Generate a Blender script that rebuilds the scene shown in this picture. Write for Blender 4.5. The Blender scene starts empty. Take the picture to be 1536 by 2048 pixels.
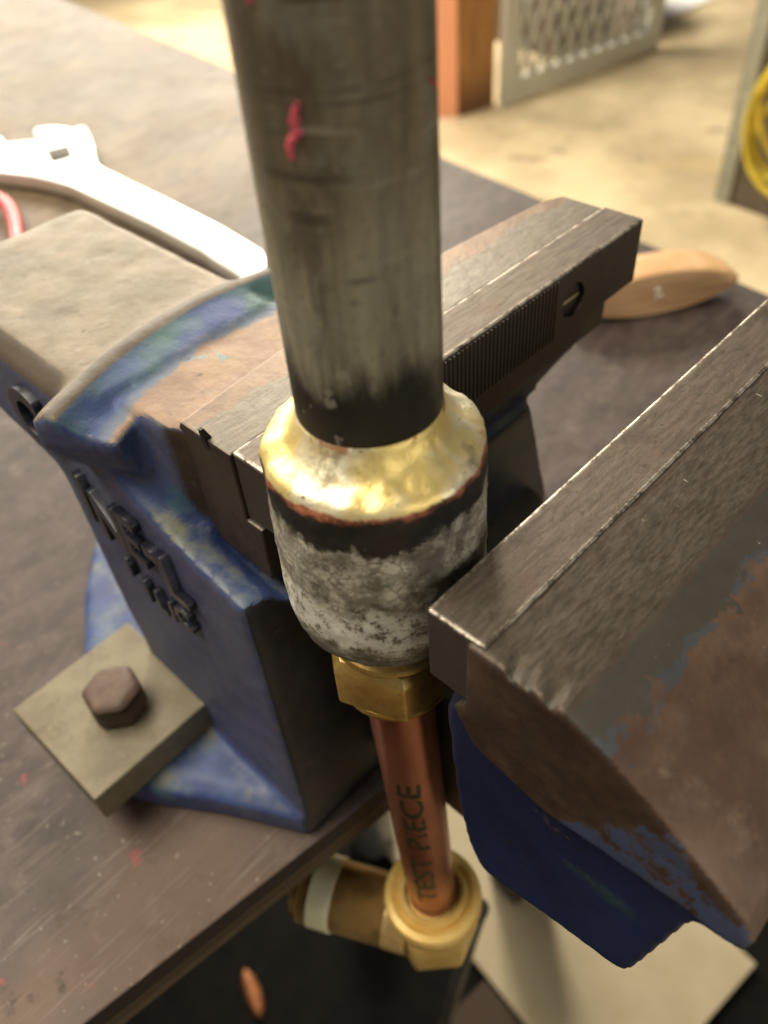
import bpy, bmesh, math, random
from mathutils import Vector, Matrix, noise as mnoise
random.seed(7)
S = bpy.context.scene
COL = S.collection

# ------------------------------------------------------------------ camera
CAM_POS = (-0.0819, -0.0900, 0.1216)
RIGHT = Vector((0.68716, -0.72355, -0.06542))
DOWN = Vector((-0.54734, -0.45639, -0.70152))
FWD = Vector((0.47772, 0.51786, -0.70965))
cd = bpy.data.cameras.new('camera'); cam = bpy.data.objects.new('camera', cd); COL.objects.link(cam)
cd.sensor_fit = 'VERTICAL'; cd.sensor_height = 36.0; cd.lens = 28.83
cd.clip_start = 0.005; cd.clip_end = 60
cm = Matrix((RIGHT, -DOWN, -FWD)).transposed().to_4x4(); cm.translation = Vector(CAM_POS)
cam.matrix_world = cm
cd.dof.use_dof = True; cd.dof.focus_distance = 0.185; cd.dof.aperture_fstop = 11.0; cd.dof.aperture_blades = 0
S.camera = cam

# ------------------------------------------------------------------ world and lamps (indoor workshop)
w = bpy.data.worlds.new('World'); S.world = w; w.use_nodes = True
w.node_tree.nodes['Background'].inputs[0].default_value = (1.0, 0.90, 0.74, 1)
w.node_tree.nodes['Background'].inputs[1].default_value = 0.13

def area(name, loc, target, sx, sy, power, color):
    l = bpy.data.lights.new(name, 'AREA'); l.shape = 'RECTANGLE'; l.size = sx; l.size_y = sy
    l.energy = power; l.color = color
    o = bpy.data.objects.new(name, l); COL.objects.link(o); o.location = loc
    o.rotation_euler = (Vector(target) - Vector(loc)).to_track_quat('-Z', 'Y').to_euler()
    return o
WARM = (1.0, 0.90, 0.72)
area('ceiling_tube_light', (-0.30, 0.50, 1.10), (0.0, 0.25, -0.10), 1.1, 0.6, 27, WARM)
area('doorway_light', (1.6, 4.4, 1.15), (0.6, 0.6, -0.4), 3.2, 1.9, 185, (1.0, 0.92, 0.77))
area('aisle_tube_light', (2.3, 2.5, 1.6), (2.5, 2.3, -1.0), 1.6, 0.6, 200, WARM)
area('front_fill_light', (0.15, -2.0, 0.35), (0.0, 0.0, -0.25), 1.4, 1.0, 11, (1.0, 0.93, 0.80))  # unseen fill added in front to brighten the elbow, stub and tape
S.view_settings.view_transform = 'Standard'; S.view_settings.look = 'None'
S.view_settings.exposure = 0.12; S.view_settings.gamma = 1.0
S.view_settings.use_curve_mapping = False
S.cycles.max_bounces = 5; S.cycles.diffuse_bounces = 3; S.cycles.glossy_bounces = 3
S.cycles.caustics_reflective = False; S.cycles.caustics_refractive = False

# ------------------------------------------------------------------ material builder
class Mat:
    def __init__(self, name):
        self.m = bpy.data.materials.new(name); self.m.use_nodes = True
        self.t = self.m.node_tree; self.n = self.t.nodes
        self.b = self.n['Principled BSDF']
        self.tc = self.n.new('ShaderNodeTexCoord'); self.co = self.tc.outputs['Object']
        self.geo = None
    def link(self, a, b): self.t.links.new(a, b)
    def put(self, sock, v):
        if isinstance(v, bpy.types.NodeSocket): self.link(v, sock)
        elif isinstance(v, (tuple, list)):
            sock.default_value = tuple(v) + ((1,) if len(v) == 3 and sock.type == 'RGBA' else ())
        else: sock.default_value = v
    def math(self, op, a, b=0.0, clamp=False):
        n = self.n.new('ShaderNodeMath'); n.operation = op; n.use_clamp = clamp
        self.put(n.inputs[0], a); self.put(n.inputs[1], b); return n.outputs[0]
    def coord(self, scale=(1, 1, 1), rot=(0, 0, 0)):
        n = self.n.new('ShaderNodeMapping'); n.inputs['Scale'].default_value = scale
        n.inputs['Rotation'].default_value = rot; self.link(self.co, n.inputs[0]); return n.outputs[0]
    def noise(self, scale, detail=4, rough=0.6, vec=None, dist=0.0):
        n = self.n.new('ShaderNodeTexNoise'); n.inputs['Scale'].default_value = scale
        n.inputs['Detail'].default_value = detail; n.inputs['Roughness'].default_value = rough
        n.inputs['Distortion'].default_value = dist
        self.link(vec if vec is not None else self.co, n.inputs['Vector']); return n.outputs['Fac']
    def voro(self, scale, vec=None, feature='F1'):
        n = self.n.new('ShaderNodeTexVoronoi'); n.feature = feature; n.inputs['Scale'].default_value = scale
        self.link(vec if vec is not None else self.co, n.inputs['Vector']); return n.outputs['Distance']
    def ramp(self, x, lo, hi, a=0.0, b=1.0):
        n = self.n.new('ShaderNodeMapRange'); n.clamp = True; n.interpolation_type = 'SMOOTHSTEP'
        self.put(n.inputs[0], x)
        if lo <= hi: v = (lo, hi, a, b)
        else: v = (hi, lo, b, a)
        for i, q in enumerate(v): n.inputs[i + 1].default_value = q
        return n.outputs[0]
    def mix(self, f, a, b):
        n = self.n.new('ShaderNodeMix'); n.data_type = 'RGBA'
        self.put(n.inputs[0], f); self.put(n.inputs[6], a); self.put(n.inputs[7], b); return n.outputs[2]
    def mixf(self, f, a, b):
        n = self.n.new('ShaderNodeMix'); n.data_type = 'FLOAT'
        self.put(n.inputs[0], f); self.put(n.inputs[2], a); self.put(n.inputs[3], b); return n.outputs[0]
    def xyz(self):
        n = self.n.new('ShaderNodeSeparateXYZ'); self.link(self.co, n.inputs[0]); return n.outputs
    def nrm(self):
        if self.geo is None: self.geo = self.n.new('ShaderNodeNewGeometry')
        n = self.n.new('ShaderNodeSeparateXYZ'); self.link(self.geo.outputs['True Normal'], n.inputs[0]); return n.outputs
    def edge(self, radius=0.001):
        bv = self.n.new('ShaderNodeBevel'); bv.samples = 4; bv.inputs['Radius'].default_value = radius
        if self.geo is None: self.geo = self.n.new('ShaderNodeNewGeometry')
        d = self.n.new('ShaderNodeVectorMath'); d.operation = 'DOT_PRODUCT'
        self.link(bv.outputs[0], d.inputs[0]); self.link(self.geo.outputs['Normal'], d.inputs[1])
        return self.math('SUBTRACT', 1.0, d.outputs['Value'], True)
    def point(self, lo, hi):
        if self.geo is None: self.geo = self.n.new('ShaderNodeNewGeometry')
        return self.ramp(self.geo.outputs['Pointiness'], lo, hi)
    def bump(self, h, strength=0.3, dist=0.001):
        n = self.n.new('ShaderNodeBump'); n.inputs['Strength'].default_value = strength
        n.inputs['Distance'].default_value = dist; self.link(h, n.inputs['Height'])
        prev = self.b.inputs['Normal'].links
        if prev: self.link(prev[0].from_socket, n.inputs['Normal'])
        self.link(n.outputs[0], self.b.inputs['Normal'])
    def out(self, color, rough=0.5, metal=0.0, spec=None):
        self.put(self.b.inputs['Base Color'], color); self.put(self.b.inputs['Roughness'], rough)
        self.put(self.b.inputs['Metallic'], metal)
        if spec is not None: self.b.inputs['Specular IOR Level'].default_value = spec
        return self.m

MATS = {}
def simple(name, col, rough=0.5, metal=0.0, var=0.25, scale=40, bump=0.15, bscale=300, bdist=0.0005, spec=None):
    m = Mat(name); f = m.noise(scale, 5, 0.65)
    dark = tuple(c * (1 - var) for c in col); light = tuple(min(1, c * (1 + var)) for c in col)
    c = m.mix(m.ramp(f, .3, .7), dark, light)
    if bump: m.bump(m.noise(bscale, 4), bump, bdist)
    r = m.mixf(m.noise(scale * 2.3, 3), max(0.05, rough - .12), min(1, rough + .12))
    MATS[name] = m.out(c, r, metal, spec); return MATS[name]

# --- concrete floor
m = Mat('concrete_floor')
a = m.noise(2.6, 6, 0.65); b = m.noise(14, 6, 0.7); v = m.noise(3.3, 3, 0.5)
c = m.mix(m.ramp(a, .35, .65), (.42, .335, .205), (.62, .51, .325))
c = m.mix(m.ramp(b, .55, .72, 0, .3), c, (.38, .29, .18))
c = m.mix(m.ramp(v, .62, .72, 0, .4), c, (.58, .43, .2))
c = m.mix(m.ramp(m.noise(7, 2, .5), .64, .70, 0, .5), c, (.20, .145, .08))
m.bump(m.noise(90, 5), .25, .003)
MATS['concrete'] = m.out(c, .55)

# --- worn brown sheet on the bench top
m = Mat('bench_sheet')
st = m.coord((3.0, 7.0, 7.0), (0, 0, math.radians(-8)))
a = m.noise(14, 8, .78, st); b = m.noise(3.2, 5, .6); d = m.noise(60, 5, .75)
x, y, z = m.xyz(); nz = m.nrm()[2]
c = m.mix(m.ramp(a, .35, .68), (.034, .0215, .0205), (.078, .056, .050))
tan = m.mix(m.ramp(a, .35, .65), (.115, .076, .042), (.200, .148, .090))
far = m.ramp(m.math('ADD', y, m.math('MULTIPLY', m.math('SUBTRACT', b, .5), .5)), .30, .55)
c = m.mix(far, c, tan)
c = m.mix(m.ramp(b, .5, .68, 0, .5), c, (.090, .072, .062))
c = m.mix(m.ramp(d, .54, .68, 0, .55), c, (.125, .100, .084))
c = m.mix(m.ramp(m.noise(34, 6, .75), .54, .66, 0, .65), c, (.030, .018, .016))
c = m.mix(m.ramp(m.noise(5.1, 4, .6), .60, .72, 0, .35), c, (.16, .085, .045))
c = m.mix(m.ramp(m.noise(23, 6, .75), .62, .70, 0, .8), c, (.02, .013, .011))
c = m.mix(m.ramp(m.noise(38, 4, .65), .68, .72, 0, .7), c, (.24, .045, .05))
for an, th in ((24, .645), (-35, .66), (80, .67)):
    sc = m.noise(55, 2, .5, m.coord((.35, 14, 6), (0, 0, math.radians(an))))
    c = m.mix(m.math('MULTIPLY', m.ramp(sc, th, th + .03), m.ramp(m.noise(9, 2), .5, .6, 0, .5)), c, (.19, .155, .13))
c = m.mix(m.ramp(m.noise(420, 2, .5), .70, .74, 0, .6), c, (.28, .24, .19))
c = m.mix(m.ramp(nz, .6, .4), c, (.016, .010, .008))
m.bump(m.noise(60, 7, .8, st), .18, .0006); m.bump(m.noise(260, 4), .2, .0004)
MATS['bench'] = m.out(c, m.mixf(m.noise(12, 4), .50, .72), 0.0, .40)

m = Mat('plywood_edge')
z = m.xyz()[2]
wv = m.noise(5, 3, .6, m.coord((1, 1, 90)))
c = m.mix(m.ramp(wv, .4, .6), (.030, .019, .010), (.085, .058, .028))
MATS['ply'] = m.out(m.mix(m.ramp(m.noise(50, 4), .5, .8, 0, .6), c, (.04, .026, .016)), .7)

# --- bare jaw steel (plates)
m = Mat('jaw_plate_steel')
sx = m.coord((6, 40, 40)); f1 = m.noise(18, 6, .7, sx); f2 = m.noise(55, 5, .7); f3 = m.noise(420, 4, .7)
c = m.mix(m.ramp(f1, .3, .7), (.078, .060, .045), (.150, .122, .096))
c = m.mix(m.ramp(f2, .5, .7, 0, .75), c, (.135, .088, .064))
c = m.mix(m.ramp(f3, .56, .7, 0, .75), c, (.05, .04, .031))
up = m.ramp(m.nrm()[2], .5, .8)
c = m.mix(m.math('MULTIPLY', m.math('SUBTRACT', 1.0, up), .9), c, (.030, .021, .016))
e = m.math('MULTIPLY', m.ramp(m.edge(.0014), .006, .06), m.ramp(m.noise(300, 4, .7), .40, .56), True)
e = m.math('MULTIPLY', e, m.ramp(m.nrm()[2], .2, .55))
c = m.mix(m.ramp(m.noise(24, 5, .7), .55, .66, 0, .6), c, (.055, .040, .030))
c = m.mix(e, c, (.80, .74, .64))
m.bump(m.noise(160, 6, .7, sx), .22, .0005); m.bump(m.noise(800, 3), .25, .0002)
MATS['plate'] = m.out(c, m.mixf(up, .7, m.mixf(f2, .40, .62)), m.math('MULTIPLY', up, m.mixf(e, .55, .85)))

# --- worn casting of the movable jaw: bare steel by the plate, rust, flakes of blue
m = Mat('movable_jaw_worn_paint')
x, y, z = m.xyz(); nx, ny, nz = m.nrm()
n1 = m.noise(38, 6, .68); n2 = m.noise(90, 6, .7); n3 = m.noise(300, 4, .7)
rust = m.mix(m.ramp(n1, .35, .66), (.080, .046, .031), (.155, .098, .068))
rust = m.mix(m.ramp(n2, .55, .75, 0, .7), rust, (.22, .15, .108))
steel = m.mix(m.ramp(m.noise(30, 5, .7, m.coord((8, 40, 40))), .35, .65), (.046, .035, .026), (.094, .074, .057))
yb = m.math('ADD', y, m.math('MULTIPLY', m.math('SUBTRACT', n2, .5), .006))
bare = m.math('MULTIPLY', m.ramp(yb, -.058, -.0555), m.ramp(nz, .7, .9))
rust = m.mix(m.ramp(m.noise(55, 6, .75), .56, .68, 0, .6), rust, (.05, .035, .027))
c = m.mix(bare, rust, steel)
# strip of dark old paint where the flat top breaks into the slope, ragged towards the slope
yw = m.math('ADD', y, m.math('MULTIPLY', m.math('SUBTRACT', m.noise(46, 5, .65), .5), .034))
strip = m.math('MULTIPLY', m.ramp(yw, -.0655, -.0645), m.math('SUBTRACT', 1.0, bare))
strip = m.math('MULTIPLY', strip, m.ramp(nz, .3, .5))
c = m.mix(m.math('MULTIPLY', strip, .8), c, (.050, .052, .045))
rim = m.math('MULTIPLY', m.ramp(yw, -.0680, -.0670), m.math('SUBTRACT', 1.0, m.ramp(yw, -.0652, -.0642)))
rim = m.math('MULTIPLY', m.math('MULTIPLY', rim, m.ramp(nz, .3, .5)), m.ramp(m.noise(60, 2), .48, .54))
c = m.mix(m.math('MULTIPLY', rim, .65), c, (.042, .070, .095))
# blue left on the side, further forward
ys = m.math('ADD', m.math('ADD', y, m.math('MULTIPLY', z, 0.55)), m.math('MULTIPLY', m.math('SUBTRACT', n1, .5), .03))
sb = m.math('MULTIPLY', m.ramp(ys, -.080, -.082), m.ramp(nx, -.6, -.8))
sbn = m.math('MULTIPLY', sb, m.ramp(m.math('ADD', m.noise(120, 6, .75), m.math('MULTIPLY', z, -9.0)), .66, .74))
c = m.mix(sbn, c, (.055, .075, .15))
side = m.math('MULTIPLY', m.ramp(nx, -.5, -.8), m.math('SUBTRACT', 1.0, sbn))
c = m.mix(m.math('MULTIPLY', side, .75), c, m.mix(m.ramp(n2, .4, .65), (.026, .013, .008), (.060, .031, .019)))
e = m.math('MULTIPLY', m.point(.53, .60), m.ramp(m.noise(200, 4, .7), .5, .62))
c = m.mix(m.math('MULTIPLY', e, .6), c, (.30, .21, .15))
gl = m.math('MULTIPLY', m.ramp(m.noise(900, 2, .5, m.coord((1, .3, 1))), .73, .78), m.ramp(m.noise(30, 2), .45, .6))
c = m.mix(gl, c, (.55, .48, .4))
m.bump(n2, .3, .0008); m.bump(n3, .15, .0004); m.bump(m.noise(160, 4, .6, m.coord((.12, 3, 3))), .12, .0004)
MATS['movable'] = m.out(c, m.mixf(n2, .42, .68), m.mixf(bare, .25, .6))

# --- blue paint, dull
def blue_paint(name, base, light, rust_amt, green_amt):
    m = Mat(name)
    n1 = m.noise(16, 5, .6); n2 = m.noise(70, 6, .7)
    c = m.mix(m.ramp(n1, .35, .65), base, light)
    c = m.mix(m.ramp(m.noise(22, 5, .6), .58, .66, 0, green_amt), c, (.03, .075, .055))
    c = m.mix(m.ramp(m.noise(27, 6, .7), .60, .66, 0, rust_amt), c, (.11, .065, .042))
    e = m.math('MULTIPLY', m.point(.53, .60), m.ramp(m.noise(80, 5, .7), .5, .6))
    c = m.mix(m.math('MULTIPLY', e, rust_amt), c, (.17, .12, .085))
    m.bump(n2, .2, .001); m.bump(m.noise(400, 3), .15, .0003)
    return m.out(c, m.mixf(n2, .35, .55))
MATS['skirt'] = blue_paint('skirt_blue_paint', (.005, .009, .042), (.010, .020, .080), .7, .6)

# --- fixed jaw casting: blue with the top worn to brown, bare steel by the plate
m = Mat('fixed_jaw_worn_blue_paint')
x, y, z = m.xyz(); nx, ny, nz = m.nrm()
n1 = m.noise(26, 5, .62); n2 = m.noise(75, 6, .7)
blue = m.mix(m.ramp(n1, .38, .62), (.020, .036, .125), (.045, .074, .19))
blue = m.mix(m.ramp(m.noise(30, 4, .55), .52, .62, 0, .7), blue, (.05, .13, .13))
blue = m.mix(m.ramp(n2, .62, .72, 0, .5), blue, (.12, .17, .22))
blue = m.mix(m.ramp(m.noise(21, 5, .7), .61, .65, 0, .8), blue, (.15, .12, .06))
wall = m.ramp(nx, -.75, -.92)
blue = m.mix(m.math('MULTIPLY', wall, .8), blue, m.mix(m.ramp(n2, .35, .7), (.060, .062, .125), (.088, .090, .145)))  # side wall lifted to grey-purple: veiling haze put into its colour
brown = m.mix(m.ramp(n2, .35, .65), (.16, .10, .068), (.25, .17, .115))
brown = m.mix(m.ramp(m.noise(70, 4, .6), .63, .66, 0, .75), brown, (.13, .22, .24))
steel = m.mix(m.ramp(m.noise(24, 6, .7, m.coord((7, 45, 40))), .3, .7), (.088, .073, .057), (.155, .133, .106))
steel = m.mix(m.ramp(m.noise(400, 4, .7), .58, .7, 0, .6), steel, (.07, .058, .045))
top = m.math('MULTIPLY', m.ramp(nz, .80, .93), m.ramp(z, -.012, -.008))
yn = m.math('ADD', y, m.math('MULTIPLY', m.math('SUBTRACT', m.noise(40, 5, .65), .5), .014))
dq = m.math('ADD', x, -.025)
yr = m.math('SUBTRACT', .0980, m.math('MULTIPLY', m.math('MULTIPLY', dq, dq), 4.8))
dd = m.math('SUBTRACT', y, yr); dn = m.math('SUBTRACT', yn, yr)
worn = m.math('MULTIPLY', m.math('MULTIPLY', m.ramp(nz, .6, .75), m.ramp(z, -.012, -.008)), m.ramp(dn, -.0150, -.0172))
teal = m.mix(m.ramp(m.noise(28, 3, .5), .42, .58), (.024, .045, .14), (.035, .085, .085))
teal = m.mix(m.ramp(dn, -.0110, -.0150), teal, (.085, .105, .15))
zone = m.math('MULTIPLY', m.math('MULTIPLY', m.ramp(dd, -.019, -.017), m.ramp(dd, -.0008, -.0022)), m.math('MULTIPLY', m.ramp(nz, .35, .5), m.ramp(z, -.014, -.010)))
blue = m.mix(zone, blue, teal)
dust = m.mix(m.ramp(m.noise(36, 4, .6), .42, .58), (.165, .165, .095), (.11, .145, .18))
dm = m.math('MULTIPLY', m.math('MULTIPLY', m.ramp(nz, .65, .9), m.ramp(z, -.012, -.018)), m.ramp(m.noise(30, 5, .65), .40, .56, 0, .85))
blue = m.mix(dm, blue, dust)
c = m.mix(worn, blue, brown)
ys2 = m.math('ADD', y, m.math('MULTIPLY', m.math('SUBTRACT', n1, .5), .012))
c = m.mix(m.math('MULTIPLY', top, m.ramp(ys2, .0615, .0585)), c, steel)
c = m.mix(0.0, c, (.17, .135, .10))
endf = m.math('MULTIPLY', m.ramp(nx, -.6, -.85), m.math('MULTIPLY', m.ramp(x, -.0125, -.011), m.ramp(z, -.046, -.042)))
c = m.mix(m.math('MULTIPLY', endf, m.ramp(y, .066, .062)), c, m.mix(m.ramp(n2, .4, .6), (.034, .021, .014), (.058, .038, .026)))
front_shade = m.math('MULTIPLY', m.ramp(ny, -.5, -.8), 1.0)
c = m.mix(m.math('MULTIPLY', m.math('MULTIPLY', front_shade, m.ramp(y, .045, .04)), .92), c, m.mix(m.ramp(n1, .4, .6), (.006, .0065, .008), (.020, .018, .014)))  # front face blackened: shade under the jaw painted into its dark paint
anv = m.mix(m.ramp(m.noise(33, 6, .7), .35, .65), (.108, .084, .055), (.172, .138, .094))
anv = m.mix(m.ramp(m.noise(18, 5, .6), .60, .68, 0, .6), anv, (.20, .11, .05))
anv = m.mix(m.ramp(n2, .6, .75, 0, .5), anv, (.08, .062, .048))
zr = m.math('ADD', z, m.math('MULTIPLY', m.math('SUBTRACT', n2, .5), .0012))
am = m.math('MULTIPLY', m.math('MULTIPLY', m.ramp(z, -.005, -.004), m.ramp(dd, -.0022, -.0010)), m.ramp(nz, .55, .75))
rb = m.math('MULTIPLY', m.ramp(dd, .0046, .0028), m.ramp(m.noise(40, 4, .6), .2, .5))
anv = m.mix(m.math('MULTIPLY', rb, .8), anv, (.050, .037, .027))
c = m.mix(am, c, anv)
ch = m.math('MULTIPLY', m.ramp(z, -.0068, -.0055), m.math('MULTIPLY', m.ramp(nx, -.35, -.5), m.ramp(y, .096, .10)))
c = m.mix(ch, c, (.085, .065, .048))
e = m.math('MULTIPLY', m.point(.53, .60), m.ramp(m.noise(90, 5, .7), .46, .56))
c = m.mix(m.math('MULTIPLY', e, .55), c, (.20, .15, .11))
m.bump(n2, .25, .0012); m.bump(m.noise(420, 4), .2, .0004)
c = m.mix(m.ramp(m.noise(140, 6, .75), .60, .68, 0, .55), c, (.035, .030, .026))
c = m.mix(m.ramp(m.noise(260, 4, .7), .68, .72, 0, .6), c, (.20, .19, .17))
m.bump(m.noise(180, 5, .7), .3, .0006)
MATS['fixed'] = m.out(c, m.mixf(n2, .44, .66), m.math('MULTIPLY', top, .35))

# --- galvanised steel pipe with sooted end
m = Mat('grey_steel_pipe')
x, y, z = m.xyz()
vs = m.coord((1, 1, .10)); hs = m.coord((.03, .03, 1.0))
n1 = m.noise(170, 6, .68, vs); n2 = m.noise(62, 6, .7); n3 = m.noise(650, 5, .72); n5 = m.noise(34, 5, .65, m.coord((1, 1, .5)))
c = m.mix(m.ramp(n1, .32, .68), (.140, .130, .090), (.33, .312, .228))
hi = m.ramp(m.math('ADD', z, m.math('MULTIPLY', m.math('SUBTRACT', n5, .5), .045)), .056, .074)
c = m.mix(hi, c, m.mix(m.ramp(n1, .32, .68), (.090, .072, .046), (.205, .170, .110)))
c = m.mix(m.ramp(n2, .50, .66, 0, .55), c, (.21, .22, .180))
c = m.mix(m.ramp(m.noise(52, 5, .65, m.coord((1, 1, .45))), .53, .64, 0, .7), c, (.085, .066, .05))
c = m.mix(m.ramp(n5, .56, .68, 0, .5), c, (.205, .18, .115))
c = m.mix(m.ramp(n3, .54, .68, 0, .5), c, (.07, .06, .044))
c = m.mix(m.ramp(m.noise(1500, 3, .6), .60, .70, 0, .35), c, (.33, .31, .25))
area_m = m.math('MULTIPLY', m.ramp(z, .050, .060), m.ramp(m.noise(42, 3, .5), .44, .56))
hl = m.math('MULTIPLY', m.ramp(m.noise(520, 2, .5, hs), .58, .66), area_m)
c = m.mix(m.math('MULTIPLY', hl, .8), c, (.055, .046, .034))
sc = m.math('MULTIPLY', m.ramp(m.noise(900, 2, .4, m.coord((.05, .05, 1.0), (.12, 0, 0))), .66, .71), m.ramp(z, .045, .056))
c = m.mix(m.math('MULTIPLY', m.math('MULTIPLY', sc, .5), m.ramp(m.noise(60, 2), .45, .55)), c, (.34, .32, .25))
zs = m.math('ADD', z, m.math('MULTIPLY', m.math('SUBTRACT', m.noise(85, 5, .65, m.coord((1, 1, .35))), .5), .034))
soot = m.ramp(zs, .0480, .0370)
c = m.mix(m.math('MULTIPLY', soot, .97), c, m.mix(m.ramp(n2, .45, .7), (.0035, .003, .0028), (.014, .0105, .008)))
wf = m.math('MULTIPLY', m.ramp(m.noise(120, 4, .6, m.coord((1, 1, .7))), .655, .68), m.ramp(z, .052, .044))
c = m.mix(m.math('MULTIPLY', wf, .55), c, (.30, .285, .235))
dots = m.math('MULTIPLY', m.ramp(m.voro(330), .12, .07), m.ramp(m.noise(60, 2), .55, .6))
c = m.mix(m.math('MULTIPLY', dots, .8), c, (.36, .32, .23))
pk = m.math('MULTIPLY', m.ramp(m.noise(75, 5, .7), .66, .72), m.ramp(z, .066, .075))
c = m.mix(m.math('MULTIPLY', pk, .45), c, (.30, .10, .12))
m.bump(n3, .15, .0002); m.bump(m.noise(520, 2, .5, hs), .12, .0002)
MATS['pipe'] = m.out(c, m.mixf(n2, .40, .60), m.mixf(soot, .2, 0.0), .4)

# --- coupling: bright brazed shoulder, scorched band, grey-white scale below
m = Mat('scorched_brazed_coupling')
x, y, z = m.xyz(); nz = m.nrm()[2]
n1 = m.noise(95, 7, .72); n2 = m.noise(300, 7, .75); n3 = m.noise(48, 4, .6); n4 = m.noise(800, 4, .7)
gold = m.mix(m.ramp(n3, .38, .60), (.94, .74, .28), (1.0, .93, .70))
gold = m.mix(m.ramp(m.noise(62, 6, .7), .54, .62, 0, .8), gold, (.36, .31, .20))
gold = m.mix(m.ramp(m.noise(110, 5, .7), .60, .68, 0, .7), gold, (.55, .36, .10))
gold = m.mix(m.ramp(n2, .655, .70, 0, .9), gold, (.10, .065, .035))
pits = m.ramp(m.voro(420), .16, .10); pits = m.math('MULTIPLY', pits, m.ramp(n1, .52, .60))
gold = m.mix(pits, gold, (.05, .035, .02))
scale = m.mix(m.ramp(n1, .42, .58), (.165, .150, .118), (.50, .47, .385))
scale = m.mix(m.ramp(n2, .52, .62, 0, .7), scale, (.085, .075, .058))
scale = m.mix(m.ramp(n2, .42, .34, 0, .75), scale, (.50, .485, .42))
scale = m.mix(m.ramp(m.noise(60, 5, .65), .56, .66, 0, .7), scale, (.20, .125, .075))
scale = m.mix(m.ramp(n4, .56, .66, 0, .6), scale, (.07, .063, .05))
cr = m.ramp(m.voro(330, None, 'DISTANCE_TO_EDGE'), .03, .09)
scale = m.mix(m.math('MULTIPLY', m.math('SUBTRACT', 1.0, cr), m.ramp(n1, .45, .6, 0, .6)), scale, (.06, .05, .04))
zl = m.math('ADD', z, m.math('MULTIPLY', m.math('SUBTRACT', n1, .5), .020))
wht = m.math('MULTIPLY', m.math('MULTIPLY', m.ramp(zl, -.006, -.0115), m.ramp(zl, -.022, -.017)), m.ramp(n2, .60, .48))
scale = m.mix(m.math('MULTIPLY', wht, .9), scale, (.66, .65, .58))
scale = m.mix(m.ramp(zl, -.020, -.024, 0, .6), scale, (.095, .088, .075))
black = m.mix(m.ramp(n1, .42, .66), (.006, .0055, .005), (.024, .017, .013))
black = m.mix(m.ramp(n2, .66, .74, 0, .7), black, (.16, .13, .09))
zb = m.math('ADD', z, m.math('MULTIPLY', m.math('SUBTRACT', m.noise(70, 6, .7), .5), .022))
zb = m.math('ADD', zb, m.math('MULTIPLY', x, -.10))
band = m.math('MULTIPLY', m.ramp(zb, .0112, .0130), m.ramp(m.math('ADD', n1, m.math('MULTIPLY', z, 22.0)), .60, .74))
c = m.mix(band, scale, black)
zc = m.math('ADD', z, m.math('MULTIPLY', m.math('SUBTRACT', m.noise(130, 5, .7), .5), .006))
cop = m.math('MULTIPLY', m.ramp(zc, .0170, .0184), m.ramp(m.noise(55, 4, .6), .36, .48))
c = m.mix(m.math('MULTIPLY', cop, .9), c, m.mix(m.ramp(n2, .4, .6), (.18, .045, .018), (.46, .16, .085)))
zg = m.math('ADD', z, m.math('MULTIPLY', m.math('SUBTRACT', m.noise(170, 6, .75), .5), .0035))
gm = m.ramp(zg, .0188, .0197)
c = m.mix(gm, c, gold)
ring = m.math('MULTIPLY', m.ramp(z, .0268, .0282), m.ramp(m.noise(120, 4), .50, .58))
c = m.mix(m.math('MULTIPLY', ring, .8), c, (.20, .06, .025))
gm = m.math('MULTIPLY', gm, m.math('SUBTRACT', 1.0, ring))
m.bump(n1, .35, .0010); m.bump(n2, .45, .0005)
MATS['coupling'] = m.out(c, m.mixf(gm, .62, m.mixf(n1, .26, .46)), m.mixf(gm, .05, .62))

# --- brass, copper, tape and the rest
m = Mat('brass_nut'); n1 = m.noise(120, 5, .65); n2 = m.noise(500, 4, .7)
c = m.mix(m.ramp(n1, .3, .7), (.50, .31, .085), (.72, .50, .18))
c = m.mix(m.ramp(n2, .58, .72, 0, .5), c, (.22, .13, .04))
m.bump(n2, .2, .0002); MATS['brass'] = m.out(c, m.mixf(n1, .3, .48), .85)
m = Mat('dull_elbow_brass'); n1 = m.noise(90, 5, .65)
c = m.mix(m.ramp(n1, .3, .7), (.70, .46, .13), (.82, .60, .22))
MATS['brass2'] = m.out(c, m.mixf(n1, .30, .46), .2)
m = Mat('copper_tube'); n1 = m.noise(60, 5, .6, m.coord((1, 1, .25))); n2 = m.noise(240, 4, .7)
c = m.mix(m.ramp(n1, .3, .7), (.32, .105, .060), (.50, .20, .125))
c = m.mix(m.ramp(n2, .58, .75, 0, .6), c, (.16, .065, .03))
m.bump(n2, .1, .0002); MATS['copper'] = m.out(c, m.mixf(n1, .22, .38), .75)
m = Mat('brass_thread'); n1 = m.noise(80, 4, .6)
MATS['thread'] = m.out(m.mix(m.ramp(n1, .35, .65), (.40, .27, .11), (.62, .45, .21)), .34, .45)
simple('thread_tape', (.80, .79, .56), .5, 0, .06, 120, .3, 500, .0003)
simple('marker_ink', (.022, .026, .010), .4, 0, .2)
simple('pink_crayon', (.60, .085, .13), .55, 0, .25, 900, .5, 1500, .0004)
simple('letter_black', (.014, .015, .026), .35, 0, .3, 200)
m = Mat('square_washer_plate'); n1 = m.noise(40, 5, .65); n2 = m.noise(140, 5, .7)
c = m.mix(m.ramp(n1, .35, .65), (.115, .095, .058), (.175, .15, .098)); c = m.mix(m.ramp(n2, .55, .72, 0, .5), c, (.085, .063, .038))
c = m.mix(m.ramp(m.noise(55, 6, .75), .56, .66, 0, .6), c, (.075, .045, .025)); c = m.mix(m.ramp(m.noise(300, 5, .7), .58, .68, 0, .5), c, (.21, .18, .12))
m.bump(n2, .3, .0008); MATS['washer'] = m.out(c, .55, .2)
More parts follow.
